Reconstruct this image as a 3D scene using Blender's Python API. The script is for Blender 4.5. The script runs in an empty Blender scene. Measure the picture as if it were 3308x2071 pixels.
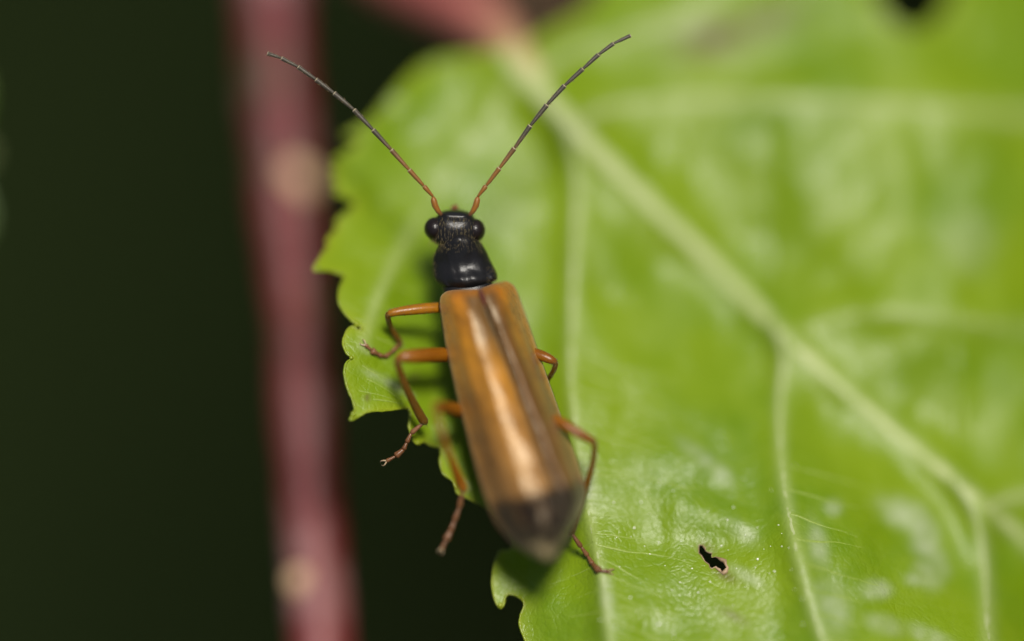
import bpy, math, random
import numpy as np
from mathutils import Vector, Matrix, noise as mnoise
from mathutils.geometry import delaunay_2d_cdt

# ------------------------------------------------------------------ scale
# 1 Blender unit = 1 cm.  The photograph shows a patch 16.5 mm wide; 1 "step" = 1/2000 cm.
S = 1.0 / 2000.0
D = 30000.0                       # camera to plane of focus, in steps (15 cm)
CX, CY = 1654.0, 1035.5
PITCH = math.radians(35)          # camera looks 55 degrees below the horizon
R4 = Matrix.Rotation(PITCH, 4, 'X')

sc = bpy.context.scene
COL = sc.collection
sc.unit_settings.system = 'METRIC'
sc.unit_settings.scale_length = 0.01

# ------------------------------------------------------------------ camera
cam_d = bpy.data.cameras.new('camera')
cam = bpy.data.objects.new('camera', cam_d)
COL.objects.link(cam)
cam_d.sensor_width = 36.0
cam_d.sensor_fit = 'HORIZONTAL'
cam_d.lens = 36.0 * D / 3308.0
cam_d.clip_start = 0.5
cam_d.clip_end = 30000.0
cam.matrix_world = R4 @ Matrix.Translation((0, 0, D * S))
cam_d.dof.use_dof = True
cam_d.dof.focus_distance = D * S
APERTURE = 3.0                   # diameter of the lens opening in cm
cam_d.dof.aperture_fstop = cam_d.lens * 1e-3 / APERTURE
cam_d.dof.aperture_blades = 0
sc.camera = cam

# ------------------------------------------------------------------ light
SUN_LOCAL = Vector((0.12, 0.43, 0.90)).normalized()
sd = (R4.to_3x3() @ SUN_LOCAL).normalized()
world = bpy.data.worlds.new('World')
sc.world = world
world.use_nodes = True
wn = world.node_tree
sky = wn.nodes.new('ShaderNodeTexSky')
sky.sky_type = 'NISHITA'
sky.sun_disc = False
sky.sun_elevation = math.asin(sd.z)
sky.sun_rotation = math.atan2(sd.x, sd.y)
bg = wn.nodes['Background']
bg.inputs['Strength'].default_value = 0.055
wn.links.new(sky.outputs['Color'], bg.inputs['Color'])
sun_d = bpy.data.lights.new('sun', 'SUN')
sun_d.energy = 4.6
sun_d.angle = math.radians(15.0)
sun_d.color = (1.0, 0.95, 0.86)
sun = bpy.data.objects.new('sun', sun_d)
COL.objects.link(sun)
sun.rotation_euler = sd.to_track_quat('Z', 'Y').to_euler()
sun.location = sd * 60

sc.view_settings.view_transform = 'Standard'
sc.view_settings.look = 'None'
sc.view_settings.exposure = 0.55
sc.view_settings.gamma = 1.0
sc.render.engine = 'CYCLES'
sc.cycles.use_denoising = True
sc.cycles.max_bounces = 4
sc.cycles.use_adaptive_sampling = True
sc.cycles.adaptive_threshold = 0.02
sc.cycles.sample_clamp_indirect = 4.0

# ------------------------------------------------------------------ helpers
rnd = random.Random(7)


def P(x, y, z=0.0):
    f = (D - z) / D
    return Vector(((x - CX) * f * S, (CY - y) * f * S, z * S))


def PA(x, y, z):
    f = (D - z) / D
    return np.stack([(x - CX) * f * S, (CY - y) * f * S, z * S], axis=-1)


def root(name, base, label, cat, group=None):
    o = bpy.data.objects.new(name, None)
    COL.objects.link(o)
    o.empty_display_size = 0.05
    o.matrix_world = R4 @ Matrix.Translation(base)
    o['label'] = label
    o['category'] = cat
    if group:
        o['group'] = group
    o['_b'] = tuple(base)
    return o


def mesh(name, verts, faces, mat, parent=None, attrs=None, smooth=True, base=None, kind=None, label=None):
    """verts are in the design frame; they are stored relative to the base of their thing"""
    top = parent
    while top is not None and top.parent is not None:
        top = top.parent
    b = Vector(top['_b']) if top is not None else Vector(base or (0, 0, 0))
    me = bpy.data.meshes.new(name)
    me.from_pydata([tuple(Vector(v) - b) for v in verts], [], [tuple(f) for f in faces])
    me.update()
    if smooth:
        me.polygons.foreach_set('use_smooth', [True] * len(me.polygons))
    for k, vals in (attrs or {}).items():
        a = me.attributes.new(k, 'FLOAT', 'POINT')
        a.data.foreach_set('value', np.asarray(vals, dtype=np.float32))
    if mat is not None:
        me.materials.append(mat)
    o = bpy.data.objects.new(name, me)
    COL.objects.link(o)
    if parent is not None:
        o.parent = parent
    else:
        o.matrix_world = R4 @ Matrix.Translation(b)
    if kind:
        o['kind'] = kind
    if label:
        o['label'] = label
    return o


def cr(pts, n=6, closed=False):
    """Catmull-Rom through points of any dimension"""
    pts = [np.array(p, dtype=float) for p in pts]
    N = len(pts)
    out = []
    rng = range(N) if closed else range(N - 1)
    for i in rng:
        p1, p2 = pts[i], pts[(i + 1) % N]
        p0 = pts[(i - 1) % N] if closed or i > 0 else 2 * p1 - p2
        p3 = pts[(i + 2) % N] if closed or i + 2 < N else 2 * p2 - p1
        for k in range(n):
            t = k / n
            out.append(0.5 * (2 * p1 + (p2 - p0) * t + (2 * p0 - 5 * p1 + 4 * p2 - p3) * t * t
                              + (3 * p1 - p0 - 3 * p2 + p3) * t ** 3))
    if not closed:
        out.append(pts[-1])
    return out


def tube(pts, radii, n=10, V=None, F=None, flat=1.0, up=None):
    """capped tube through Vector points (design frame) with radii in cm; flat squashes along up"""
    V = [] if V is None else V
    F = [] if F is None else F
    pts = [Vector(p) for p in pts]
    off = len(V)
    prev = Vector(up) if up is not None else Vector((0.13, 0.31, 0.94))
    m = len(pts)
    for i in range(m):
        t = (pts[min(i + 1, m - 1)] - pts[max(i - 1, 0)]).normalized()
        a = (prev - t * prev.dot(t))
        if a.length < 1e-6:
            a = t.orthogonal()
        a.normalize()
        if up is None:
            prev = a
        b = t.cross(a)
        for k in range(n):
            th = 2 * math.pi * k / n
            V.append(pts[i] + a * (math.cos(th) * radii[i] * flat) + b * (math.sin(th) * radii[i]))
    for i in range(m - 1):
        for k in range(n):
            k2 = (k + 1) % n
            F.append((off + i * n + k, off + i * n + k2, off + (i + 1) * n + k2, off + (i + 1) * n + k))
    F.append(tuple(off + k for k in range(n))[::-1])
    F.append(tuple(off + (m - 1) * n + k for k in range(n)))
    return V, F


def ellipsoid(c, r, nu=24, nv=16, V=None, F=None, axes=None):
    V = [] if V is None else V
    F = [] if F is None else F
    off = len(V)
    ax = axes or (Vector((1, 0, 0)), Vector((0, 1, 0)), Vector((0, 0, 1)))
    c = Vector(c)
    for j in range(nv + 1):
        ph = math.pi * j / nv
        for i in range(nu):
            th = 2 * math.pi * i / nu
            V.append(c + ax[0] * (r[0] * math.sin(ph) * math.cos(th)) + ax[1] * (r[1] * math.sin(ph) * math.sin(th))
                     + ax[2] * (r[2] * math.cos(ph)))
    for j in range(nv):
        for i in range(nu):
            i2 = (i + 1) % nu
            F.append((off + j * nu + i, off + (j + 1) * nu + i, off + (j + 1) * nu + i2, off + j * nu + i2))
    return V, F


# ------------------------------------------------------------------ materials
class NT:
    def __init__(self, name):
        self.m = bpy.data.materials.new(name)
        self.m.use_nodes = True
        self.t = self.m.node_tree
        self.b = self.t.nodes['Principled BSDF']
        self.out = self.t.nodes['Material Output']

    def n(self, typ, **kw):
        nd = self.t.nodes.new(typ)
        for k, v in kw.items():
            if k[0] == '_':
                setattr(nd, k[1:], v)
            else:
                nd.inputs[k].default_value = v
        return nd

    def l(self, a, b):
        self.t.links.new(a, b)

    def coord(self):
        if not hasattr(self, 'tc'):
            self.tc = self.n('ShaderNodeTexCoord').outputs['Object']
        return self.tc

    def noise(self, scale, detail=3.0, rough=0.55, vec=None):
        nd = self.n('ShaderNodeTexNoise', Scale=scale, Detail=detail, Roughness=rough)
        self.l(vec or self.coord(), nd.inputs['Vector'])
        return nd.outputs['Fac']

    def ramp(self, fac, stops):
        nd = self.n('ShaderNodeValToRGB')
        e = nd.color_ramp.elements
        while len(e) < len(stops):
            e.new(0.5)
        for el, (p, c) in zip(e, stops):
            el.position = p
            el.color = (c, c, c, 1) if not isinstance(c, tuple) else (*c, 1)
        self.l(fac, nd.inputs['Fac'])
        return nd.outputs['Color']

    def mix(self, fac, a, b):
        nd = self.n('ShaderNodeMix', _data_type='RGBA')
        for s, v in ((nd.inputs['Factor'], fac), (nd.inputs['A'], a), (nd.inputs['B'], b)):
            if isinstance(v, tuple):
                s.default_value = (*v, 1)
            elif isinstance(v, (int, float)):
                s.default_value = v
            else:
                self.l(v, s)
        return nd.outputs['Result']

    def math(self, op, a, b=0.0):
        nd = self.n('ShaderNodeMath', _operation=op)
        for s, v in ((nd.inputs[0], a), (nd.inputs[1], b)):
            if isinstance(v, (int, float)):
                s.default_value = v
            else:
                self.l(v, s)
        return nd.outputs[0]

    def attr(self, name):
        return self.n('ShaderNodeAttribute', _attribute_name=name).outputs['Fac']

    def bump(self, h, strength, dist):
        nd = self.n('ShaderNodeBump', Strength=strength, Distance=dist)
        self.l(h, nd.inputs['Height'])
        self.l(nd.outputs['Normal'], self.b.inputs['Normal'])
        return nd

    def color(self, c):
        if isinstance(c, tuple):
            self.b.inputs['Base Color'].default_value = (*c, 1)
        else:
            self.l(c, self.b.inputs['Base Color'])
        return self

    def set(self, **kw):
        for k, v in kw.items():
            self.b.inputs[k.replace('_', ' ')].default_value = v
        return self

    def translucent(self, col, fac):
        tr = self.n('ShaderNodeBsdfTranslucent')
        if isinstance(col, tuple):
            tr.inputs['Color'].default_value = (*col, 1)
        else:
            self.l(col, tr.inputs['Color'])
        mx = self.n('ShaderNodeMixShader', Fac=fac)
        self.l(self.b.outputs[0], mx.inputs[1])
        self.l(tr.outputs[0], mx.inputs[2])
        self.l(mx.outputs[0], self.out.inputs['Surface'])
        return self


def mat_lamina():
    k = NT('leaf_lamina')
    big = k.ramp(k.noise(4.5, 1), [(0.35, 0.0), (0.65, 1.0)])
    c = k.mix(big, (0.094, 0.166, 0.002), (0.136, 0.206, 0.003))
    med = k.ramp(k.noise(28, 2, 0.6), [(0.40, 0.0), (0.70, 1.0)])
    c = k.mix(k.math('MULTIPLY', med, 0.30), c, (0.155, 0.225, 0.006))
    c = k.mix(k.attr('vein'), c, (0.29, 0.34, 0.13))
    net = k.n('ShaderNodeTexVoronoi', Scale=20.0, _feature='DISTANCE_TO_EDGE')
    dv = k.n('ShaderNodeVectorMath', _operation='ADD')
    k.l(k.coord(), dv.inputs[0])
    nzc = k.n('ShaderNodeTexNoise', Scale=18.0, Detail=1.0)
    k.l(k.coord(), nzc.inputs['Vector'])
    scv = k.n('ShaderNodeVectorMath', _operation='SCALE', Scale=0.05)
    k.l(nzc.outputs['Color'], scv.inputs[0])
    k.l(scv.outputs[0], dv.inputs[1])
    k.l(dv.outputs[0], net.inputs['Vector'])
    netl = k.ramp(net.outputs['Distance'], [(0.0, 1.0), (0.09, 0.0)])
    c = k.mix(k.math('MULTIPLY', netl, 0.05), c, (0.24, 0.30, 0.06))
    c = k.mix(k.math('MULTIPLY', k.attr('edge'), 0.7), c, (0.25, 0.29, 0.012))
    c = k.mix(k.attr('brown'), c, (0.085, 0.062, 0.022))
    pale_patch = k.attr('pale_patch')
    c = k.mix(k.math('MULTIPLY', pale_patch, 0.5), c, (0.40, 0.43, 0.31))  # pale patches mixed into the blade colour
    k.color(c)
    rg = k.ramp(k.noise(16, 1, 0.6), [(0.3, 0.33), (0.7, 0.46)])
    k.l(rg, k.b.inputs['Roughness'])
    k.set(Specular_IOR_Level=0.30)
    vor = k.n('ShaderNodeTexVoronoi', Scale=75.0, _feature='DISTANCE_TO_EDGE')
    k.l(k.coord(), vor.inputs['Vector'])
    cell = k.ramp(vor.outputs['Distance'], [(0.0, 0.0), (0.18, 1.0)])
    h = k.math('ADD', k.math('MULTIPLY', k.noise(85, 3, 0.65), 0.8), k.math('MULTIPLY', cell, 0.16))
    h = k.math('ADD', h, k.math('MULTIPLY', k.ramp(net.outputs['Distance'], [(0.0, 0.0), (0.5, 1.0)]), 0.18))
    k.bump(h, 0.42, 0.005)
    k.translucent((0.36, 0.52, 0.02), 0.22)
    return k.m


def mat_vein(name, a, b, rough=0.42):
    k = NT(name)
    k.color(k.mix(k.ramp(k.noise(14, 3), [(0.3, 0.0), (0.7, 1.0)]), a, b))
    k.set(Roughness=rough, Specular_IOR_Level=0.4)
    k.bump(k.noise(110, 3, 0.6), 0.5, 0.004)
    k.translucent(b, 0.2)
    return k.m


def mat_plain(name, a, b, scale, rough=0.45, bump=0.3, bscale=200, bdist=0.002, spec=0.5, detail=3.0):
    k = NT(name)
    k.color(k.mix(k.ramp(k.noise(scale, detail), [(0.35, 0.0), (0.65, 1.0)]), a, b))
    k.set(Roughness=rough, Specular_IOR_Level=spec)
    if bump:
        k.bump(k.noise(bscale, 3, 0.6), bump, bdist)
    return k.m


def mat_petiole():
    k = NT('petiole_skin')
    t = k.attr('t')
    c = k.ramp(t, [(0.0, (0.40, 0.085, 0.090)), (0.55, (0.40, 0.115, 0.095)), (0.80, (0.27, 0.17, 0.08)), (1.0, (0.28, 0.33, 0.12))])
    c = k.mix(k.math('MULTIPLY', k.ramp(k.noise(9, 3), [(0.4, 0.0), (0.7, 1.0)]), 0.35), c, (0.30, 0.15, 0.11))
    k.color(c)
    k.set(Roughness=0.45, Specular_IOR_Level=0.3)
    k.bump(k.noise(40, 3), 0.3, 0.006)
    return k.m


def mat_stem():
    k = NT('maroon_stem_bark')
    c = k.mix(k.ramp(k.noise(3.2, 3), [(0.35, 0.0), (0.65, 1.0)]), (0.070, 0.008, 0.010), (0.122, 0.018, 0.018))
    c = k.mix(k.math('MULTIPLY', k.ramp(k.noise(5.0, 2, 0.5), [(0.50, 0.0), (0.64, 1.0)]), 0.8), c, (0.22, 0.110, 0.105))
    c = k.mix(k.math('MULTIPLY', k.ramp(k.noise(7.5, 2, 0.5), [(0.58, 0.0), (0.70, 1.0)]), 0.7), c, (0.035, 0.036, 0.012))
    k.color(c)
    k.set(Roughness=0.5, Specular_IOR_Level=0.35)
    k.bump(k.noise(9, 4), 0.6, 0.03)
    return k.m


def mat_elytron():
    k = NT('elytron_cuticle')
    t, s, side = k.attr('t'), k.attr('s'), k.attr('side')
    # tan to orange ground colour, warmer at the shoulders
    base = k.ramp(t, [(0.0, (0.26, 0.080, 0.004)), (0.07, (0.36, 0.135, 0.006)), (0.22, (0.36, 0.150, 0.008)), (0.45, (0.27, 0.120, 0.018)), (0.80, (0.22, 0.115, 0.036))])
    # streaky pattern stretched along the wing case
    cmb = k.n('ShaderNodeCombineXYZ')
    k.l(k.math('MULTIPLY', s, 2.4), cmb.inputs[0])
    k.l(k.math('MULTIPLY', t, 8.0), cmb.inputs[1])
    k.l(k.math('MULTIPLY', side, 9.0), cmb.inputs[2])
    nz = k.noise(1.5, 4, 0.65, cmb.outputs[0])
    base = k.mix(k.math('MULTIPLY', k.ramp(nz, [(0.44, 0.0), (0.68, 1.0)]), 0.7), base, (0.095, 0.038, 0.005))
    # dull grey-brown field beside the scutellum where the dark body shows through
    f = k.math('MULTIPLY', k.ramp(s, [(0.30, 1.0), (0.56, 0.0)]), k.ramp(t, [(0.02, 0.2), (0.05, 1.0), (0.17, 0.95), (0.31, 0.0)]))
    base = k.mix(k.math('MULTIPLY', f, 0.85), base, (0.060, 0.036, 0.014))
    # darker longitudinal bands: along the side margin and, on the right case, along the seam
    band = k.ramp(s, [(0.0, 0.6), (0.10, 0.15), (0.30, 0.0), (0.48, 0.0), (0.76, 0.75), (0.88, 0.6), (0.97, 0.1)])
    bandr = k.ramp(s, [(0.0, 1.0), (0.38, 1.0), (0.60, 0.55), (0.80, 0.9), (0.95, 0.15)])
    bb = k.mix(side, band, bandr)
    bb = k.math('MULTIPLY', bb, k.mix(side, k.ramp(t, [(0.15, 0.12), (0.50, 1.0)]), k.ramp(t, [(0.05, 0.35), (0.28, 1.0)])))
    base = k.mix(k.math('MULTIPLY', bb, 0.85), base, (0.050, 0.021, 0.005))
    # pale rim at the side
    base = k.mix(k.math('MULTIPLY', k.ramp(s, [(0.90, 0.0), (0.98, 1.0)]), 0.5), base, (0.30, 0.17, 0.06))
    # black patch before the tip, then a grey-brown and pale tip
    wob = k.math('ADD', t, k.math('MULTIPLY', k.math('SUBTRACT', k.noise(1.6, 2, 0.5, cmb.outputs[0]), 0.5), 0.05))
    wend = k.math('ADD', wob, k.math('MULTIPLY', s, 0.05))
    blk = k.math('MULTIPLY', k.ramp(wob, [(0.735, 0.0), (0.77, 1.0)]), k.ramp(wend, [(0.965, 1.0), (0.999, 0.0)]))
    inner = k.ramp(s, [(0.90, 1.0), (0.99, 0.15)])
    inner = k.math('MAXIMUM', inner, k.math('MULTIPLY', side, 0.9))
    tip = k.ramp(wob, [(0.86, 0.0), (0.92, 1.0)])
    base = k.mix(k.math('MULTIPLY', tip, 0.85), base, (0.20, 0.165, 0.085))
    dark = k.math('MULTIPLY', k.math('MULTIPLY', blk, inner), k.ramp(k.noise(2.2, 3, 0.6, cmb.outputs[0]), [(0.30, 0.72), (0.55, 1.0)]))
    base = k.mix(dark, base, (0.006, 0.005, 0.005))
    k.l(k.ramp(dark, [(0.0, 0.48), (1.0, 0.06)]), k.b.inputs['Specular IOR Level'])
    k.color(base)
    k.set(Roughness=0.35)
    k.b.inputs['Specular Tint'].default_value = (1.0, 0.87, 0.66, 1)
    k.b.inputs['Sheen Weight'].default_value = 0.12
    k.b.inputs['Sheen Tint'].default_value = (1, 0.85, 0.55, 1)
    h = k.math('ADD', k.noise(26, 3, 0.6), k.math('MULTIPLY', k.noise(150, 2, 0.6), 0.3))
    k.bump(h, 0.45, 0.006)
    k.translucent((0.55, 0.22, 0.02), 0.10)
    return k.m


def mat_leg(name, a, b):
    k = NT(name)
    k.color(k.mix(k.ramp(k.noise(20, 2), [(0.35, 0.0), (0.65, 1.0)]), a, b))
    k.set(Roughness=0.30, Specular_IOR_Level=0.24)
    k.b.inputs['Subsurface Weight'].default_value = 0.15
    k.b.inputs['Subsurface Radius'].default_value = (0.006, 0.003, 0.001)
    k.b.inputs['Subsurface Scale'].default_value = 1.0
    k.bump(k.noise(420, 2), 0.35, 0.0012)
    return k.m


def mat_antenna():
    k = NT('antenna_cuticle')
    c = k.ramp(k.attr('t'), [(0.0, (0.012, 0.008, 0.006)), (0.035, (0.165, 0.060, 0.004)), (0.29, (0.125, 0.052, 0.008)), (0.42, (0.034, 0.027, 0.015)),
                             (1.0, (0.042, 0.035, 0.024))])
    c = k.mix(k.attr('joint'), c, (0.34, 0.28, 0.18))
    k.color(c)
    k.set(Roughness=0.42, Specular_IOR_Level=0.3)
    k.b.inputs['Sheen Weight'].default_value = 0.1
    k.bump(k.noise(700, 2), 0.5, 0.001)
    return k.m


def mat_black():
    k = NT('black_cuticle')
    k.color(k.mix(k.noise(40, 3), (0.004, 0.004, 0.004), (0.009, 0.008, 0.008)))
    k.set(Roughness=0.36, Specular_IOR_Level=0.26)
    h = k.math('ADD', k.noise(45, 3, 0.6), k.math('MULTIPLY', k.noise(330, 2, 0.6), 0.5))
    k.bump(h, 0.25, 0.003)
    return k.m


def mat_eye():
    k = NT('compound_eye')
    k.color(k.mix(k.noise(30, 2), (0.004, 0.003, 0.003), (0.010, 0.006, 0.005)))
    k.set(Roughness=0.34, Specular_IOR_Level=0.25)
    vor = k.n('ShaderNodeTexVoronoi', Scale=420.0)
    k.l(k.coord(), vor.inputs['Vector'])
    k.bump(vor.outputs['Distance'], 0.25, 0.0012)
    return k.m


M_LAM = mat_lamina()
M_MID = mat_vein('midrib_pale', (0.27, 0.325, 0.11), (0.35, 0.39, 0.17))
M_VEIN = mat_vein('vein_pale', (0.24, 0.295, 0.10), (0.31, 0.35, 0.16))
M_FINE = mat_vein('fine_vein_pale', (0.16, 0.235, 0.02), (0.22, 0.285, 0.055), 0.38)
M_MARG = mat_vein('margin_yellow', (0.15, 0.205, 0.006), (0.22, 0.25, 0.014), 0.35)
M_RIM = mat_plain('hole_scar', (0.14, 0.085, 0.04), (0.28, 0.19, 0.11), 60, 0.6)
M_PET = mat_petiole()
M_STEM = mat_stem()
M_LENT = mat_plain('lenticel_cork', (0.32, 0.20, 0.11), (0.42, 0.27, 0.16), 8, 0.7, 0.5, 30, 0.01)
M_TWIG = mat_plain('brown_twig', (0.11, 0.06, 0.035), (0.17, 0.09, 0.05), 5, 0.7)
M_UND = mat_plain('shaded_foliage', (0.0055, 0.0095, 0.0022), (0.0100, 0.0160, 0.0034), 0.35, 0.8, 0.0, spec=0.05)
M_SIDE = mat_plain('green_leaf', (0.045, 0.095, 0.006), (0.07, 0.12, 0.01), 5, 0.5, 0.3, 30, 0.01, spec=0.35)
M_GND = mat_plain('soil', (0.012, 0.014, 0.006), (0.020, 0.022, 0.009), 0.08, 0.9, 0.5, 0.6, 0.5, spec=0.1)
M_ELY = mat_elytron()
M_BLACK = mat_black()
M_EYE = mat_eye()
M_ANT = mat_antenna()
M_FEM = mat_leg('leg_amber', (0.165, 0.062, 0.003), (0.22, 0.088, 0.004))
M_FEMR = mat_leg('leg_red_amber', (0.125, 0.040, 0.002), (0.175, 0.062, 0.003))
M_TIB = mat_leg('tibia_brown', (0.062, 0.028, 0.002), (0.095, 0.042, 0.003))
M_TAR = mat_leg('tarsus_brown', (0.085, 0.034, 0.012), (0.14, 0.064, 0.028))
M_CLAW = mat_leg('claw_horn', (0.20, 0.13, 0.07), (0.32, 0.24, 0.15))
M_HAIR = mat_plain('golden_hair', (0.11, 0.085, 0.036), (0.17, 0.13, 0.06), 50, 0.35, 0.0)
M_SCUT = mat_plain('scutellum_red', (0.040, 0.008, 0.005), (0.070, 0.014, 0.008), 60, 0.5, spec=0.2)
M_SPECK = mat_plain('pale_grain', (0.55, 0.56, 0.42), (0.70, 0.70, 0.60), 40, 0.35, 0.0)

# ------------------------------------------------------------------ the setting: ground and thicket
G = 26000
GZ = -46.0
nx = 40
gv, gf = [], []
gx = np.sign(np.linspace(-1, 1, nx + 1)) * np.abs(np.linspace(-1, 1, nx + 1)) ** 4 * G
Rinv = R4.to_3x3().inverted()
for j in range(nx + 1):
    for i in range(nx + 1):
        x, y = gx[i], gx[j]
        r = math.hypot(x, y)
        z = GZ + 1.6 * mnoise.noise(Vector((x * 0.09, y * 0.09, 0.3))) * (1 if r < 400 else 0)
        gv.append(Rinv @ Vector((x, y, z)))
for j in range(nx):
    for i in range(nx):
        a = j * (nx + 1) + i
        gf.append((a, a + 1, a + nx + 2, a + nx + 1))
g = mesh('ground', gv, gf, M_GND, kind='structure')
g['label'] = 'dark soil far below the leaf'
g['category'] = 'ground'


def leaf_blade(V, F, c, d, u, L, W, fold=0.25, nseg=6):
    """one pointed leaf, folded along its midrib, appended to V/F"""
    d = d.normalized()
    side = d.cross(u).normalized()
    n = side.cross(d).normalized()
    off = len(V)
    for i in range(nseg + 1):
        t = i / nseg
        w = W * math.sin(math.pi * min(1, t * 0.96 + 0.02)) ** 0.75 * (1 - 0.25 * t)
        ctr = c + d * (L * t) - n * (0.25 * L * t * t)
        V += [ctr + side * w + n * (fold * w), ctr, ctr - side * w + n * (fold * w)]
    for i in range(nseg):
        a = off + i * 3
        F += [(a, a + 1, a + 4, a + 3), (a + 1, a + 2, a + 5, a + 4)]


uv_, uf_ = [], []
rr = random.Random(21)
Wm = R4.to_3x3()
sunxy = Vector((sd.x / sd.z, sd.y / sd.z))
count = 0
while count < 4600:
    p = Vector((rr.uniform(-45, 45), rr.uniform(-28, 62), rr.uniform(-44, 9)))
    loc = Rinv @ p                                # in the camera's own frame, z towards the camera
    axis_r = math.hypot(loc.x, loc.y)
    if p.z > -9:
        # high unseen foliage, added to shade the background, clear of lens and subject's sun
        q = Vector((p.x, p.y)) - sunxy * p.z
        if p.x < 7.5 or q.length < 7.0 or axis_r < 7.5:
            continue
    if axis_r < 8.0 and loc.z > -13:
        continue
    d = Vector((rr.uniform(-1, 1), rr.uniform(-1, 1), rr.uniform(-0.7, 0.3)))
    u = Vector((rr.uniform(-0.5, 0.5), rr.uniform(-0.5, 0.5), 1))
    L = rr.uniform(3.6, 6.4)
    V0 = []
    leaf_blade(V0, uf_ if False else [], p, d, u, L, L * rr.uniform(0.24, 0.34))
    off = len(uv_)
    uv_ += [Rinv @ v for v in V0]
    for i in range(6):
        a = off + i * 3
        uf_ += [(a, a + 1, a + 4, a + 3), (a + 1, a + 2, a + 5, a + 4)]
    count += 1
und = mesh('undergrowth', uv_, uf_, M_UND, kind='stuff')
und['label'] = 'dark green shaded thicket blurred far behind the leaf, with unseen foliage added to shade it'
und['category'] = 'undergrowth'

# ------------------------------------------------------------------ leaf: outline, veins, height
OUT_FRAME_LEFT = [(1668, 150), (1560, 172), (1480, 182), (1410, 196), (1335, 238), (1268, 305), (1215, 372), (1170, 408), (1136, 424), (1114, 438),
                  (1160, 452), (1140, 478), (1104, 500), (1078, 516), (1092, 530), (1070, 552), (1088, 566), (1074, 586), (1096, 602), (1078, 622), (1116, 638), (1146, 660), (1118, 690), (1086, 716), (1092, 734), (1056, 778), (1060, 794), (1034, 834),
                  (1012, 874), (1060, 874), (1100, 886), (1112, 896), (1096, 940), (1097, 985), (1122, 1022), (1146, 1044), (1170, 1060), (1156, 1066), (1138, 1056), (1120, 1070), (1108, 1105),
                  (1120, 1142), (1140, 1156), (1120, 1170), (1112, 1205), (1122, 1252), (1140, 1296), (1146, 1326), (1130, 1356), (1158, 1346), (1190, 1330), (1250, 1326), (1310, 1318),
                  (1324, 1322), (1326, 1345), (1322, 1378), (1334, 1420), (1350, 1436), (1368, 1426), (1392, 1438), (1420, 1444), (1426, 1462), (1422, 1492), (1432, 1530), (1466, 1556),
                  (1476, 1590), (1520, 1614), (1590, 1650), (1640, 1700), (1660, 1760), (1640, 1778), (1618, 1782), (1598, 1820), (1590, 1880), (1596, 1930), (1612, 1962), (1624, 1958), (1636, 1922),
                  (1662, 1922), (1690, 1940), (1692, 1962), (1680, 1995), (1682, 2030), (1700, 2075)]
OUT_REST = [(1712, 2120), (1728, 2160), (1720, 2210), (1745, 2290), (1800, 2360), (1796, 2420), (1860, 2520), (1960, 2590), (1968, 2660), (2090, 2760), (2230, 2820), (2262, 2880), (2430, 2950),
            (2640, 2990), (2700, 3050), (2930, 3090), (3160, 3090), (3240, 3140), (3480, 3160), (3720, 3140), (3810, 3180), (4060, 3170), (4300, 3120), (4420, 3140), (4660, 3160), (4980, 3240),
            (4800, 3020), (4740, 2860), (4780, 2740), (4720, 2520), (4640, 2340), (4680, 2220), (4620, 1980), (4540, 1800), (4580, 1680), (4500, 1440), (4400, 1240), (4440, 1120), (4330, 880),
            (4200, 680), (4230, 560), (4080, 320), (3920, 130), (3930, 10), (3760, -160), (3560, -270), (3520, -360), (3330, -330), (3180, -240), (3090, -120), (3070, -20), (3034, 50),
            (2966, 96), (2890, 70), (2838, 0), (2820, -70), (2800, -180), (2720, -290), (2560, -380), (2420, -420), (2330, -400), (2160, -330), (2060, -250), (1980, -130), (1930, -20), (1880, 40), (1800, 80), (1730, 118), (1690, 140)]
bl = cr(OUT_FRAME_LEFT + OUT_REST, 4, closed=True)
bnd = np.array(bl)
HOLE = np.array([2303, 1803]) + 1.02 * (-np.array([2303, 1803]) + np.array(cr([(2260, 1762), (2276, 1765), (2284, 1780), (2299, 1786), (2304, 1799), (2320, 1803), (2338, 1817), (2348, 1838), (2338, 1849), (2322, 1843), (2311, 1830), (2302, 1838), (2286, 1824), (2272, 1802), (2261, 1784)], 2, closed=True)))

HOLE = HOLE + np.random.default_rng(4).normal(0, 2.2, HOLE.shape)

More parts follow.
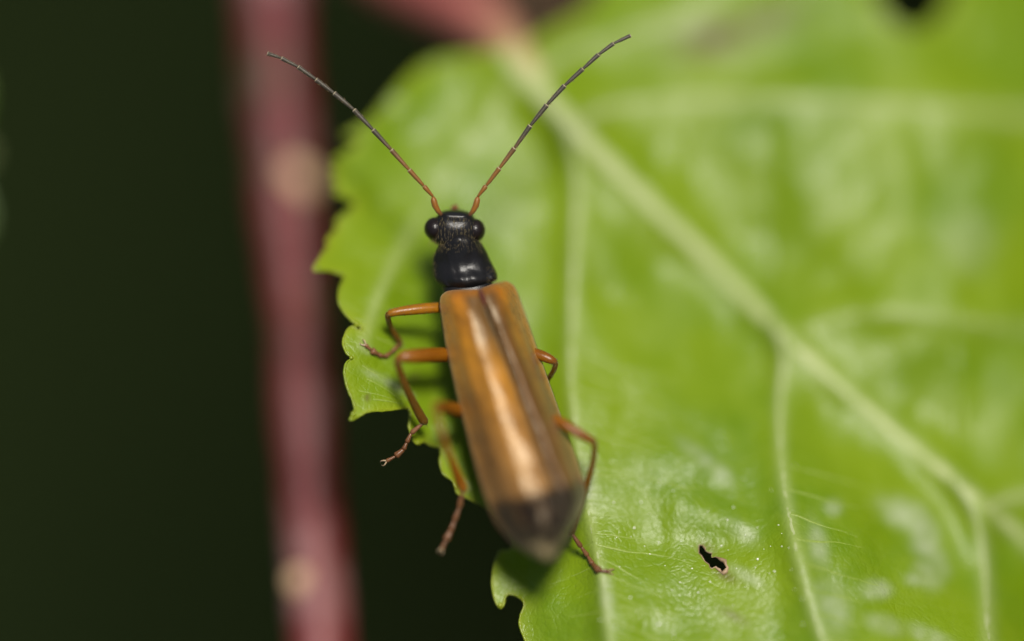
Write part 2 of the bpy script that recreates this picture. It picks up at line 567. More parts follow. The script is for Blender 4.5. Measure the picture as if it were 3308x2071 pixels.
VEINS = {
    'midrib': dict(p=[(1630, 155), (1720, 262), (1830, 390), (2000, 560), (2250, 800), (2530, 1080), (2800, 1320), (3070, 1540), (3308, 1740), (3800, 2200), (4500, 2850), (4900, 3180)],
                   hw=[66, 66, 60, 54, 46, 38, 32, 28, 26, 22, 14, 8], R=92, s=150, v=0.7, ax='x'),
    'v1': dict(p=[(1790, 350), (1848, 480), (1866, 600), (1858, 800), (1850, 1000), (1847, 1200), (1860, 1400), (1890, 1600), (1928, 1780), (1952, 1900), (1970, 2071), (2010, 2300), (2100, 2600)],
               hw=[40, 36, 34, 32, 30, 27, 22, 18, 16, 17, 17, 10, 5], R=78, s=110, v=0.45, ax='y'),
    'v2': dict(p=[(2500, 1050), (2532, 1150), (2520, 1300), (2525, 1480), (2548, 1650), (2592, 1850), (2660, 2071), (2780, 2380), (2950, 2800)],
               hw=[40, 34, 30, 28, 28, 24, 22, 16, 6], R=78, s=115, v=0.45, ax='y'),
    'v3': dict(p=[(3090, 1550), (3160, 1690), (3185, 1880), (3195, 2071), (3240, 2400), (3400, 2900)], hw=[36, 34, 30, 28, 22, 8], R=75, s=110, v=0.45, ax='y'),
    'v4': dict(p=[(1860, 400), (1960, 350), (2120, 325), (2350, 315), (2700, 328), (3000, 345), (3308, 372), (3800, 380), (4150, 350)], hw=[40, 44, 46, 46, 46, 44, 42, 30, 10], R=50, s=120, v=0.4),
    'v5': dict(p=[(2560, 1090), (2680, 1030), (2850, 1015), (3080, 1030), (3308, 1062), (3800, 1100), (4350, 1060)], hw=[20, 26, 30, 30, 28, 24, 8], R=34, s=120, v=0.25),
    'v6': dict(p=[(1660, 250), (1590, 370), (1470, 540), (1350, 710), (1265, 860), (1205, 1000), (1172, 1110)], hw=[30, 26, 20, 16, 13, 10, 6], R=20, s=80, v=0.45),
    'v7': dict(p=[(1740, 240), (1850, 160), (2000, 120), (2200, 40), (2350, -100), (2420, -300)], hw=[40, 40, 36, 32, 26, 10], R=36, s=110, v=0.45),
    'v8': dict(p=[(3180, 1640), (3308, 1600), (3600, 1580), (4000, 1640), (4450, 1700)], hw=[30, 34, 30, 24, 8], R=38, s=120, v=0.5),
}
for v in VEINS.values():
    c3 = cr([(a[0], a[1], w) for a, w in zip(v['p'], v['hw'])], 5)
    v['c'] = np.array(c3)


def seg_dist(x, y, poly, closed=False):
    """distance of each point to a polyline, and the signed x offset side"""
    best = np.full(x.shape, 1e9)
    n = len(poly)
    for i in range(n if closed else n - 1):
        a, b = poly[i][:2], poly[(i + 1) % n][:2]
        dx, dy = b[0] - a[0], b[1] - a[1]
        L2 = dx * dx + dy * dy + 1e-9
        t = np.clip(((x - a[0]) * dx + (y - a[1]) * dy) / L2, 0, 1)
        best = np.minimum(best, np.hypot(x - a[0] - t * dx, y - a[1] - t * dy))
    return best


def sst(a, b, x):
    t = np.clip((x - a) / (b - a), 0, 1)
    return t * t * (3 - 2 * t)


BUMPS = [  # x, y, rx, ry, angle, height: blisters and dents of the blade
    (1200, 1290, 240, 170, 0, 30), (1240, 1200, 270, 430, 0, 82), (2950, 1660, 90, 60, 40, 26), (2990, 1830, 70, 60, 0, 20), (2830, 1905, 50, 36, 0, 14), (2690, 1640, 40, 40, 0, 10),
    (2270, 1500, 130, 40, 35, 18), (2400, 1700, 70, 45, 20, 15), (2560, 760, 200, 160, 30, -30), (3120, 760, 90, 110, 0, 26), (2900, 560, 70, 190, -20, 24),
    (3080, 1270, 90, 130, 20, 24), (2200, 1250, 120, 180, 0, -16), (2080, 800, 80, 200, -20, -18), (1330, 330, 90, 70, 30, 26), (1190, 800, 60, 60, 0, 16),
    (1380, 1010, 70, 60, 0, -14), (1240, 940, 60, 40, 0, 12), (2460, 230, 220, 70, -12, -30), (3150, 180, 120, 100, 0, -40), (1230, 1170, 60, 30, 30, -10),
    (1500, 420, 160, 120, 30, -22), (1200, 560, 90, 90, 0, 18), (2100, 1980, 120, 50, 10, 10), (2330, 1960, 120, 60, 30, 14), (1780, 1960, 80, 90, 0, 18), (2240, 1650, 130, 60, 15, 14),
]


def _mn(x, y, sc_, seed):
    return np.array([mnoise.noise(Vector((a * sc_, b * sc_, seed))) for a, b in zip(x.ravel(), y.ravel())]).reshape(x.shape)


V1C = VEINS['v1']['c']


def H(x, y):
    x = np.asarray(x, dtype=float)
    y = np.asarray(y, dtype=float)
    # two halves that rise to either side of the first side vein, the whole tipped back towards the top
    q = np.sqrt((x - 1850) ** 2 + 120 ** 2) - 120
    h = np.where(x > 1850, 0.05, 0.19) * q - 16 + 0.42 * (y - 1850)
    # the left margin curls up towards the light; the right half sinks along the midrib
    h = h + 0.42 * (np.sqrt((x - 1400) ** 2 + 80 ** 2) - 80) * (x < 1400)
    dm = seg_dist(x, y, VEINS['midrib']['c'])
    h = h - 230 * np.exp(-(dm / 300) ** 2) * sst(1900, 2500, x)
    far = np.maximum(0, x - 2600)
    h = h - np.where(far < 900, 0.00050 * far ** 2, 405 + 0.5 * (far - 900))
    # the blade drops away on the left of the first side vein, near the bottom
    xv = np.interp(y, V1C[:, 1], V1C[:, 0])
    h = h - 0.32 * np.maximum(0, xv - x - 6) * sst(1540, 1760, y) * np.minimum(1, 300 / np.maximum(1, xv - x))
    # flattening far from the frame so the tip does not dive away
    h = h + 0.0 * x
    for v in VEINS.values():
        d = seg_dist(x, y, v['c'])
        sg = v['s'] * np.ones_like(d)
        if 'ax' in v:                                   # steeper on the shaded flank
            c = v['c']
            if v['ax'] == 'y':
                shade = np.interp(y, c[:, 1], c[:, 0]) - x
            else:
                shade = y - np.interp(x, c[:, 0], c[:, 1])
            sg = np.where(shade > 0, 0.62, 1.45) * v['s']
        h = h + v['R'] * np.exp(-(np.sqrt(d * d + 18 ** 2) - 18) / sg)
    for bx, by, rx, ry, an, am in BUMPS:
        a = math.radians(an)
        u = ((x - bx) * math.cos(a) + (y - by) * math.sin(a)) / rx
        w = (-(x - bx) * math.sin(a) + (y - by) * math.cos(a)) / ry
        h = h + am * np.exp(-(u * u + w * w))
    h = h + 14 * _mn(x, y, 1 / 130.0, 1.7) + 1.5 * _mn(x, y, 1 / 45.0, 5.2) + 9 * _mn(x * 1.0, y * 0.5, 1 / 85.0, 7.7) + 42 * _mn(x, y, 1 / 420.0, 9.1)
    return h


def inside(x, y, poly):
    r = np.zeros(x.shape, dtype=bool)
    px, py = poly[:, 0], poly[:, 1]
    j = len(poly) - 1
    for i in range(len(poly)):
        c = ((py[i] > y) != (py[j] > y)) & (x < (px[j] - px[i]) * (y - py[i]) / (py[j] - py[i] + 1e-12) + px[i])
        r ^= c
        j = i
    return r


def blade_mesh(boundary, hole, fine_box, fine, coarse):
    xs, ys = [], []
    x0, y0 = boundary.min(0)
    x1, y1 = boundary.max(0)
    rg = np.random.default_rng(3)
    fx, fy = np.meshgrid(np.arange(fine_box[0], fine_box[2], fine), np.arange(fine_box[1], fine_box[3], fine))
    fx = fx + rg.uniform(-.3, .3, fx.shape) * fine
    fy = fy + rg.uniform(-.3, .3, fy.shape) * fine
    cx_, cy_ = np.meshgrid(np.arange(x0, x1, coarse), np.arange(y0, y1, coarse))
    cx_ = cx_ + rg.uniform(-.3, .3, cx_.shape) * coarse
    cy_ = cy_ + rg.uniform(-.3, .3, cy_.shape) * coarse
    inb = (cx_ > fine_box[0] - coarse * .5) & (cx_ < fine_box[2] + coarse * .5) & (cy_ > fine_box[1] - coarse * .5) & (cy_ < fine_box[3] + coarse * .5)
    X = np.concatenate([fx.ravel(), cx_[~inb].ravel()])
    Y = np.concatenate([fy.ravel(), cy_[~inb].ravel()])
    ok = inside(X, Y, boundary)
    X, Y = X[ok], Y[ok]
    db = seg_dist(X, Y, boundary, True)
    ok = db > 5
    X, Y = X[ok], Y[ok]
    if hole is not None:
        dh = seg_dist(X, Y, hole, True)
        ok = (~inside(X, Y, hole)) & (dh > 3)
        X, Y = X[ok], Y[ok]
    pts = [Vector((a, b)) for a, b in boundary]
    edges = [(i, (i + 1) % len(boundary)) for i in range(len(boundary))]
    if hole is not None:
        o = len(pts)
        pts += [Vector((a, b)) for a, b in hole]
        edges += [(o + i, o + (i + 1) % len(hole)) for i in range(len(hole))]
    pts += [Vector((a, b)) for a, b in zip(X, Y)]
    res = delaunay_2d_cdt(pts, edges, [], 1, 1e-4)
    vx = np.array([v[0] for v in res[0]])
    vy = np.array([v[1] for v in res[0]])
    tri = np.array(res[2])
    cxx, cyy = vx[tri].mean(1), vy[tri].mean(1)
    keep = inside(cxx, cyy, boundary)
    if hole is not None:
        keep &= ~inside(cxx, cyy, hole)
    return vx, vy, tri[keep]


LEAF = root('leaf', P(1650, 160, -600), 'large bright green toothed leaf with pale midrib carrying the beetle', 'leaf')
vx, vy, tri = blade_mesh(bnd, HOLE, (990, -60, 3380, 2140), 13, 60)
vz = H(vx, vy)
att_v = np.zeros_like(vx)
for v in VEINS.values():
    d = seg_dist(vx, vy, v['c'])
    w = np.interp(seg_dist(vx, vy, v['c'][:1]), [0, 4000], [v['hw'][0], v['hw'][-1]])
    att_v = np.maximum(att_v, v['v'] * np.exp(-(d / (w * 2.2 + 8)) ** 2))
db = seg_dist(vx, vy, bnd, True)
att_e = np.exp(-db / 26.0) * (0.55 + 0.45 * _mn(vx, vy, 1 / 90., 3.3))
BROWN = [(2310, 122, 120, 52, -14, 1.0), (2470, 66, 120, 40, -18, .8), (2370, 1990, 46, 14, 28, .5), (2290, 1775, 40, 20, 45, .35), (2340, 1856, 40, 15, 30, .75), (2272, 1768, 20, 16, 45, .5), (1290, 1250, 9, 6, 20, .8), (1186, 1285, 9, 8, 0, .8), (1340, 1220, 9, 20, 35, .7), (1260, 1300, 8, 6, 0, .7)]
att_b = np.zeros_like(vx)
for bx, by, rx, ry, an, am in BROWN:
    a = math.radians(an)
    u = ((vx - bx) * math.cos(a) + (vy - by) * math.sin(a)) / rx
    w = (-(vx - bx) * math.sin(a) + (vy - by) * math.cos(a)) / ry
    att_b = np.maximum(att_b, am * np.exp(-(u * u + w * w)))
PALE_PATCHES = [(2930, 1665, 70, 34, 25, .9), (2985, 1730, 34, 70, -10, .9), (3010, 1830, 40, 50, 0, .7), (2975, 1870, 40, 20, 0, .6), (2828, 1905, 38, 24, 0, .8), (2690, 1640, 24, 22, 0, .5), (2270, 1480, 75, 22, 38, .6), (2330, 1530, 40, 20, 45, .6),
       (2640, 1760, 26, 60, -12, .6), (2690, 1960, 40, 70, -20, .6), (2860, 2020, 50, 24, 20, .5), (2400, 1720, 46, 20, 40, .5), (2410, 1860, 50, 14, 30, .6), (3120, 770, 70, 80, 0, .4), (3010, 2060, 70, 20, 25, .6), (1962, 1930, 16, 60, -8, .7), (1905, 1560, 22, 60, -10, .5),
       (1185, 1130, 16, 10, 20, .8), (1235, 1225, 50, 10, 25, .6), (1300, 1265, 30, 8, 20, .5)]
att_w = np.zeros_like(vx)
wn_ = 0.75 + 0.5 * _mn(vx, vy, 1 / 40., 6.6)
for bx, by, rx, ry, an, am in PALE_PATCHES:
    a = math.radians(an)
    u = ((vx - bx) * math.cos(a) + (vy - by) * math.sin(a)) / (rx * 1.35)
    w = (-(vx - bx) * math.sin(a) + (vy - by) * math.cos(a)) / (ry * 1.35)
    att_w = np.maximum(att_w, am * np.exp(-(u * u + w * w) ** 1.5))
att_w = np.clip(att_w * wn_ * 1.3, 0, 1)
lam = mesh('lamina', PA(vx, vy, vz), tri.tolist(), M_LAM, LEAF, dict(vein=att_v, edge=np.clip(att_e, 0, 1), brown=att_b, pale_patch=att_w))
# keep the upper side facing the lens
if lam.data.polygons[0].normal.z < 0:
    lam.data.flip_normals()


def ridge(name, pts, hw, hh, mat, parent, n=8, lift=0.0, label=None):
    """a half-round rib lying on the blade; pts in steps, hw half widths, hh rise"""
    pts = np.array(pts, dtype=float)
    hw = np.asarray(hw, dtype=float)
    hh = np.asarray(hh, dtype=float)
    tan = np.gradient(pts, axis=0)
    tan /= (np.linalg.norm(tan, axis=1)[:, None] + 1e-9)
    nor = np.stack([-tan[:, 1], tan[:, 0]], 1)
    rows = []
    for k in range(n + 1):
        th = math.pi * k / n
        q = pts + nor * (math.cos(th) * hw)[:, None]
        z = H(q[:, 0], q[:, 1]) + math.sin(th) * hh - 2.5 + lift
        rows.append(PA(q[:, 0], q[:, 1], z))
    m = len(pts)
    V = [rows[k][i] for i in range(m) for k in range(n + 1)]
    F = []
    for i in range(m - 1):
        for k in range(n):
            a = i * (n + 1) + k
            F.append((a, a + 1, a + n + 2, a + n + 1))
    o = mesh(name, V, F, mat, parent, label=label)
    o.data.update()
    if len(o.data.polygons) and o.data.polygons[len(o.data.polygons) // 2].normal.z < 0:
        o.data.flip_normals()
    return o


for key, v in VEINS.items():
    c = v['c']
    if key == 'midrib':
        ridge('midrib', c[:, :2], c[:, 2] * 0.6, c[:, 2] * 0.10, M_MID, LEAF, 10, label='broad pale midrib running down the blade')
    else:
        ridge('lateral_vein', c[:, :2], c[:, 2] * (0.18 if key in ('v4', 'v5', 'v7', 'v8') else 0.32), c[:, 2] * 0.08, M_VEIN, LEAF, 8)

# fine veins that branch off the side veins
rf = random.Random(5)


def fine_vein(p0, ang, length, hw=3.0):
    pts = []
    x, y = p0
    a = ang
    step = 16
    for i in range(int(length / step)):
        pts.append((x, y))
        a += rf.uniform(-0.09, 0.09) + 0.12 * (ang - a)
        x += math.cos(a) * step
        y += math.sin(a) * step
    pts = np.array(pts)
    if len(pts) < 4:
        return
    ok = inside(pts[:, 0], pts[:, 1], bnd) & ~(inside(pts[:, 0], pts[:, 1], HOLE)) & (seg_dist(pts[:, 0], pts[:, 1], HOLE, True) > 14)
    m = 0
    while m < len(ok) and ok[m]:
        m += 1
    pts = pts[:m]
    if len(pts) < 4:
        return
    t = np.linspace(0, 1, len(pts))
    prof = hw * np.clip(1.25 - t, 0.25, 1) * np.array([0.75 + 0.5 * rf.random() for _ in t])
    ridge('fine_vein', pts, prof, prof * 0.9, M_FINE, LEAF, 4, lift=1.5)


for y in range(1120, 2080, 46):
    yy = y + rf.uniform(-16, 16)
    fine_vein((np.interp(yy, V1C[:, 1], V1C[:, 0]) + 6, yy), rf.uniform(0.12, 0.42), rf.uniform(200, 480), rf.uniform(2.6, 4.2))
for y in range(1450, 2080, 75):
    fine_vein((np.interp(y, V1C[:, 1], V1C[:, 0]) - 6, y), math.pi - rf.uniform(0.1, 0.5), rf.uniform(110, 240), 2.2)
V2C = VEINS['v2']['c']
for y in range(1500, 2080, 80):
    fine_vein((np.interp(y, V2C[:, 1], V2C[:, 0]) + 6, y), rf.uniform(0.1, 0.4), rf.uniform(200, 420), 3.2)
V6C = VEINS['v6']['c'][::-1]
for (x, y, a, L) in [(1170, 1180, .5, 150), (1185, 1225, .42, 190), (1160, 1262, .25, 170), (1215, 1090, .35, 170), (1250, 1000, .3, 180), (1290, 930, .3, 160), (1330, 850, .35, 150), (1180, 1130, .55, 120),
                     (1205, 1290, .05, 130), (1400, 1230, .3, 110), (1390, 1380, .2, 110), (1350, 1330, .7, 110)]:
    fine_vein((x, y), a, L, 3.0)
for y in range(620, 1120, 70):
    x6 = np.interp(y, V6C[::-1][:, 1], V6C[::-1][:, 0]) if False else np.interp(y, VEINS['v6']['c'][:, 1], VEINS['v6']['c'][:, 0])
    fine_vein((x6 - 5, y), math.pi - rf.uniform(-0.5, 0.1), rf.uniform(60, 130), 2.6)

# thickened yellowish margin and the gland at each tooth
fr = [i for i, p in enumerate(bnd) if p[0] < 1720 and p[1] > 165 and p[1] < 2300]
mp = bnd[fr]
mz = H(mp[:, 0], mp[:, 1])
MV, MF = tube([P(a[0], a[1], z) for a, z in zip(mp, mz)], [4.0 * S * (0.6 + 0.8 * rf.random()) for _ in mp], 6)
mesh('margin', MV, MF, M_MARG, LEAF)
for (x, y, r) in [(1029, 866, 15), (1152, 1049, 13), (1141, 1339, 14), (1136, 433, 12), (1089, 612, 11), (1134, 1156, 10), (1616, 1956, 13), (1350, 1430, 11), (1474, 1574, 10), (1090, 520, 9), (1324, 1326, 8)]:
    a, b = ellipsoid(P(x, y, float(H(np.array([x]), np.array([y]))[0]) + 3), (r * .62 * S, r * .75 * S, r * .55 * S), 12, 8)
    mesh('tooth_gland', a, b, M_MARG, LEAF)
# corky rim of the feeding hole
hp = np.concatenate([HOLE, HOLE[:2]])
hz = H(hp[:, 0], hp[:, 1])
a, b = tube([P(q[0], q[1], z + 1) for q, z in zip(hp, hz)], [S * (0.8 + 1.6 * rf.random() + 8.0 * rf.random() * (q[0] > 2312)) for q in hp], 6)
mesh('hole_rim', a, b, M_RIM, LEAF, label='brown corky rim around the small hole in the leaf')
# pale grains scattered on the blade
sv, sf = [], []
for i in range(70):
    if i < 90:
        x, y = rf.uniform(1900, 2600), rf.uniform(1480, 2060)
    else:
        x, y = rf.uniform(1120, 1420), rf.uniform(860, 1420)
    if not inside(np.array([x]), np.array([y]), bnd)[0] or inside(np.array([x]), np.array([y]), HOLE)[0]:
        continue
    r = rf.uniform(1.2, 2.8) * (2.0 if rf.random() < 0.06 else 1)
    ellipsoid(P(x, y, float(H(np.array([x]), np.array([y]))[0]) + r * 0.5), (r * S * rf.uniform(.8, 1.8), r * S, r * S * 0.8), 6, 4, sv, sf)
mesh('surface_grains', sv, sf, M_SPECK, LEAF, kind='stuff')

# petiole
pp = cr([(1245, -150, -1900, 92), (1425, -22, -1450, 90), (1528, 54, -1120, 86), (1600, 118, -860, 82), (1656, 186, -650, 74), (1740, 285, -560, 56)], 6)
tt = np.linspace(0, 1, len(pp))
PV, PF = tube([P(*q[:3]) for q in pp], [q[3] * S for q in pp], 18)
mesh('petiole', PV, PF, M_PET, LEAF, dict(t=np.repeat(tt, 18)), label='pink red petiole meeting the midrib')

# ------------------------------------------------------------------ stem, twig, leaf at the border
STEM = root('plant_stem', P(1140, 3300, -400), 'upright maroon stem with pale lenticels left of the beetle', 'stem')
sp = cr([(790, -900, -1500, 98), (852, -300, -1330, 98), (872, 0, -1230, 97), (908, 500, -1080, 100), (962, 1000, -940, 93), (992, 1500, -820, 92), (1036, 2071, -670, 97), (1128, 3300, -380, 104)], 10)
spv = []
for i, q in enumerate(sp):
    w = 1 + 0.05 * mnoise.noise(Vector((i * 0.31, 1.1, 4.0)))
    spv.append((q[0], q[1], q[2], q[3] * w))
a, b = tube([P(*q[:3]) for q in spv], [q[3] * S for q in spv], 28)
a = [Vector(v) + Vector((1, 0, 0)) * 0.004 * mnoise.noise(Vector(v) * 6) for v in a]
mesh('stem', a, b, M_STEM, STEM)
for (x, y, r, zz) in [(958, 585, 60, -1056 + 82), (966, 1880, 42, -722 + 80)]:
    a, b = ellipsoid(P(x, y, zz), (r * S, r * 1.1 * S, 22 * S), 18, 10)
    mesh('lenticel', a, b, M_LENT, STEM)

TW = root('twig', P(2050, -320, -2600), 'blurred brown twig behind the petiole at the top edge', 'twig')
tp = cr([(1500, 80 - 260, -2700, 60), (1660, -40, -2600, 62), (1790, 40, -2500, 58), (1960, 130, -2400, 50), (2200, 260, -2300, 40)], 6)
a, b = tube([P(*q[:3]) for q in tp], [q[3] * S for q in tp], 14)
mesh('branch', a, b, M_TWIG, TW)

SL = root('side_leaf', P(-900, 420, -900), 'green leaf edge peeking in at the left border', 'leaf')
ob = np.array([-84, 0]) + np.array(cr([(-1500, 300), (-1000, -100), (-500, -150), (-200, 20), (-60, 190), (0, 260), (4, 330), (-20, 400), (-60, 470), (-30, 560), (0, 640), (16, 690), (4, 740), (-50, 780), (-200, 900), (-600, 980), (-1100, 800)], 4, closed=True))
sx, sy, st = blade_mesh(ob, None, (-300, 100, -100, 300), 60, 60)
szz = -1100 + 40 * _mn(sx, sy, 1 / 200., 2.0) - 0.25 * (sx + 300) * 0.4
o = mesh('blade', PA(sx, sy, szz), st.tolist(), M_SIDE, SL)
if o.data.polygons[0].normal.z < 0:
    o.data.flip_normals()
rm = cr([(-1500, 330), (-900, 400), (-400, 460), (-60, 500)], 6)
a, b = tube([P(q[0], q[1], -1095 - 0.1 * (q[0] + 300)) for q in rm], [22 * S] * len(rm), 8)
mesh('midrib', a, b, M_VEIN, SL)

# ------------------------------------------------------------------ the beetle
BT = root('soldier_beetle', P(1640, 1300, -120), 'slender beetle with black head and tan wing cases on the leaf', 'beetle')

# one continuous body: head, neck, thorax, abdomen under the wing cases
rings = [  # x, y, z, half width, half height
    (1474, 676, -78, 10, 10), (1473, 682, -62, 38, 38), (1472, 690, -56, 52, 52), (1472, 702, -52, 62, 58), (1471, 720, -51, 76, 58), (1470, 742, -52, 86, 57), (1469, 763, -54, 84, 54), (1470, 782, -54, 72, 50),
    (1475, 797, -54, 54, 42), (1482, 815, -58, 50, 40), (1490, 845, -60, 72, 48), (1502, 900, -58, 82, 54), (1520, 940, -60, 92, 56), (1560, 1040, -30, 108, 66), (1605, 1180, 20, 118, 68), (1660, 1340, 80, 128, 68),
    (1712, 1480, 124, 128, 60), (1755, 1600, 170, 112, 50), (1772, 1690, 196, 80, 36), (1774, 1745, 210, 44, 22), (1772, 1770, 216, 10, 8)]
rg_ = cr(rings, 4)
BV, BF = [], []
nb = 40
for q in rg_:
    for k in range(nb):
        th = 2 * math.pi * k / nb
        cs, sn = math.cos(th), math.sin(th)
        e = 1.0 if q[1] < 800 else 0.86
        dx = math.copysign(abs(cs) ** e, cs) * q[3]
        dz = math.copysign(abs(sn) ** e, sn) * q[4]
        yy = q[1] + 0.04 * dx
        # the brow is slightly hollow between the eyes
        if q[1] < 775 and dz > 0:
            dz -= 7 * math.exp(-(dx / 26) ** 2) * math.exp(-((q[1] - 716) / 16) ** 2)
            dz += 7 * (math.exp(-((dx - 33) / 12) ** 2) + math.exp(-((dx + 33) / 12) ** 2)) * math.exp(-((q[1] - 694) / 9) ** 2)
        BV.append(P(q[0] + dx, yy, q[2] + dz))
for i in range(len(rg_) - 1):
    for k in range(nb):
        k2 = (k + 1) % nb
        BF.append((i * nb + k, i * nb + k2, (i + 1) * nb + k2, (i + 1) * nb + k))
BF.append(tuple(range(nb))[::-1])
BF.append(tuple((len(rg_) - 1) * nb + k for k in range(nb)))
BODY = mesh('body', BV, BF, M_BLACK, BT, label='black hairy head, thorax and abdomen')

for (x, y, z, rx, ry, rz, tilt) in [(1405, 738, -44, 35, 37, 40, -0.2), (1535, 743, -48, 33, 37, 40, 0.2)]:
    ax = (Vector((math.cos(tilt), math.sin(tilt), 0)), Vector((-math.sin(tilt), math.cos(tilt), 0)), Vector((0, 0, 1)))
    a, b = ellipsoid(P(x, y, z), (rx * S, ry * S, rz * S), 32, 20, axes=ax)
    mesh('eye', a, b, M_EYE, BT)
# mouth feelers just showing before the brow
for (x0, x1, y1) in [(1466, 1462, 668), (1478, 1472, 664)]:
    a, b = tube([P(x0, 690, -95), P((x0 + x1) / 2 + 2, 680, -90), P(x1, y1, -82), P(x1 + 1, y1 - 4, -80)], [5 * S, 5 * S, 6.5 * S, 2 * S], 8)
    mesh('palp', a, b, M_TAR, BT)

# pronotum
rows = [  # v, left, mid, right, crown z, edge z
    ((1440, 780), (1482, 758), (1530, 772), -44, -70), ((1432, 776), (1482, 749), (1538, 768), -14, -52), ((1414, 796), (1485, 772), (1554, 784), 14, -46), ((1401, 828), (1490, 806), (1571, 812), 9, -52),
    ((1398, 856), (1495, 842), (1585, 844), 2, -56), ((1401, 886), (1502, 876), (1600, 872), 4, -50), ((1408, 906), (1508, 902), (1606, 890), 12, -46), ((1420, 922), (1514, 924), (1606, 903), 2, -50), ((1434, 933), (1519, 937), (1592, 912), -26, -62),
    ((1440, 936), (1520, 941), (1584, 915), -56, -76)]
flat = [np.array([*r[0], *r[1], *r[2], r[3], r[4]], dtype=float) for r in rows]
flat = cr(flat, 5)
nu = 36
PVt, PFt = [], []
for j, q in enumerate(flat):
    v = j / (len(flat) - 1)
    for i in range(nu + 1):
        u = -1 + 2 * i / nu
        L_, Mi, R_ = q[0:2], q[2:4], q[4:6]
        # quadratic through the three points
        xy = L_ * (u * (u - 1) / 2) + Mi * (1 - u * u) + R_ * (u * (u + 1) / 2)
        z = q[7] + (q[6] - q[7]) * (1 - abs(u) ** 2.1)
        # hollow in the disc, swollen hind corners
        z -= 7 * math.exp(-((u - 0.05) / 0.6) ** 2 - ((v - 0.50) / 0.10) ** 2)
        z += 5 * math.exp(-((u + 0.28) / 0.22) ** 2 - ((v - 0.70) / 0.09) ** 2) + 3 * math.exp(-((u - 0.30) / 0.25) ** 2 - ((v - 0.70) / 0.09) ** 2)
        z -= 3 * math.exp(-((u - 0.02) / 0.10) ** 2 - ((v - 0.66) / 0.12) ** 2)
        z += 12 * math.exp(-((u + 0.78) / 0.16) ** 2 - ((v - 0.80) / 0.08) ** 2) + 10 * math.exp(-((u - 0.86) / 0.12) ** 2 - ((v - 0.72) / 0.10) ** 2)
        z += 2.6 * mnoise.noise(Vector((u * 5, v * 7, 2.2))) + 1.2 * mnoise.noise(Vector((u * 13, v * 15, 4.2)))
        PVt.append(P(xy[0], xy[1], z))
for j in range(len(flat) - 1):
    for i in range(nu):
        a0 = j * (nu + 1) + i
        PFt.append((a0, a0 + nu + 1, a0 + nu + 2, a0 + 1))
PRO = mesh('pronotum', PVt, PFt, M_BLACK, BT, label='glossy black shield behind the head')
so = PRO.modifiers.new('thickness', 'SOLIDIFY')
so.thickness = 10 * S
so.offset = -1

# wing cases
EL = [  # t, left edge, seam, right edge, axis z
    (0.000, (1496, 936), (1546, 934), (1604, 912), -6), (0.010, (1456, 938), (1548, 937), (1632, 908), 20), (0.022, (1434, 946), (1550, 943), (1648, 913), 34), (0.042, (1420, 966), (1555, 956), (1667, 932), 48), (0.10, (1421, 1012), (1574, 1010), (1690, 992), 64), (0.25, (1446, 1160), (1630, 1150), (1739, 1132), 104),
    (0.45, (1494, 1360), (1703, 1340), (1806, 1322), 158), (0.65, (1545, 1545), (1765, 1505), (1864, 1484), 208), (0.80, (1588, 1664), (1806, 1612), (1892, 1588), 244), (0.90, (1636, 1734), (1820, 1690), (1876, 1656), 262),
    (0.96, (1684, 1776), (1806, 1748), (1846, 1714), 266), (0.985, (1724, 1800), (1790, 1784), (1822, 1756), 264), (1.0, (1752, 1814), (1772, 1806), (1794, 1790), 256)]
el = cr([np.array([e[0], *e[1], *e[2], *e[3], e[4]], dtype=float) for e in EL], 10)
nsx = 26
for side in (0, 1):
    EV, EF, at, as_ = [], [], [], []
    for q in el:
        t = q[0]
        E_ = q[1:3] if side == 0 else q[5:7]
        M_ = q[3:5]
        za = q[7]
        zE = za - (58 if side == 0 else 135) * min(1.0, 0.55 + 4 * t) * (1 - 0.45 * max(0, (t - 0.85) / 0.15))
        zM = za + 46 * (1 - 0.5 * max(0, (t - 0.9) / 0.1))
        for i in range(nsx + 1):
            s = i / nsx
            xy = M_ + (E_ - M_) * (0.006 + 0.994 * s)
            prof = (1 - s ** (2.3 if side == 0 else 1.9))
            z = zE + (zM - zE) * prof
            z += (38 if side == 0 else 22) * math.sin(math.pi * s) * min(1, t * 8 + 0.3)
            tm = min(1, max(0, (t - 0.06) / 0.2)) * (1 if t < 0.88 else max(0, 1 - (t - 0.88) / 0.12))
            z -= 7 * tm * math.exp(-((s - 0.82) / 0.08) ** 2)
            z -= 10 * math.exp(-(s / 0.045) ** 2)
            z += (3 if side == 0 else -2) * tm * math.exp(-((s - 0.10) / 0.05) ** 2)
            z -= 4.5 * tm * math.exp(-((s - 0.55) / 0.07) ** 2) - 3.5 * tm * math.exp(-((s - 0.42) / 0.07) ** 2)
            z += 6.0 * mnoise.noise(Vector((s * 3 + 7 * side, t * 9, 0.4))) + 2.4 * mnoise.noise(Vector((s * 8 + 7 * side, t * 24, 3.4)))
            EV.append(P(xy[0], xy[1], z))
            at.append(t)
            as_.append(s)
    for j in range(len(el) - 1):
        for i in range(nsx):
            a0 = j * (nsx + 1) + i
            f = (a0, a0 + 1, a0 + nsx + 2, a0 + nsx + 1)
            EF.append(f if side == 1 else f[::-1])
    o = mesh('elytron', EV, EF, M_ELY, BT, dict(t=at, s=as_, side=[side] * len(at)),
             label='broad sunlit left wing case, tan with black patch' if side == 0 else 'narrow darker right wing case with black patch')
    if sum(p.normal.z for p in o.data.polygons) < 0:
        o.data.flip_normals()
    so = o.modifiers.new('thickness', 'SOLIDIFY')
    so.thickness = 7 * S
    so.offset = -1
ELY = [o for o in BT.children if o.name.startswith('elytron')]
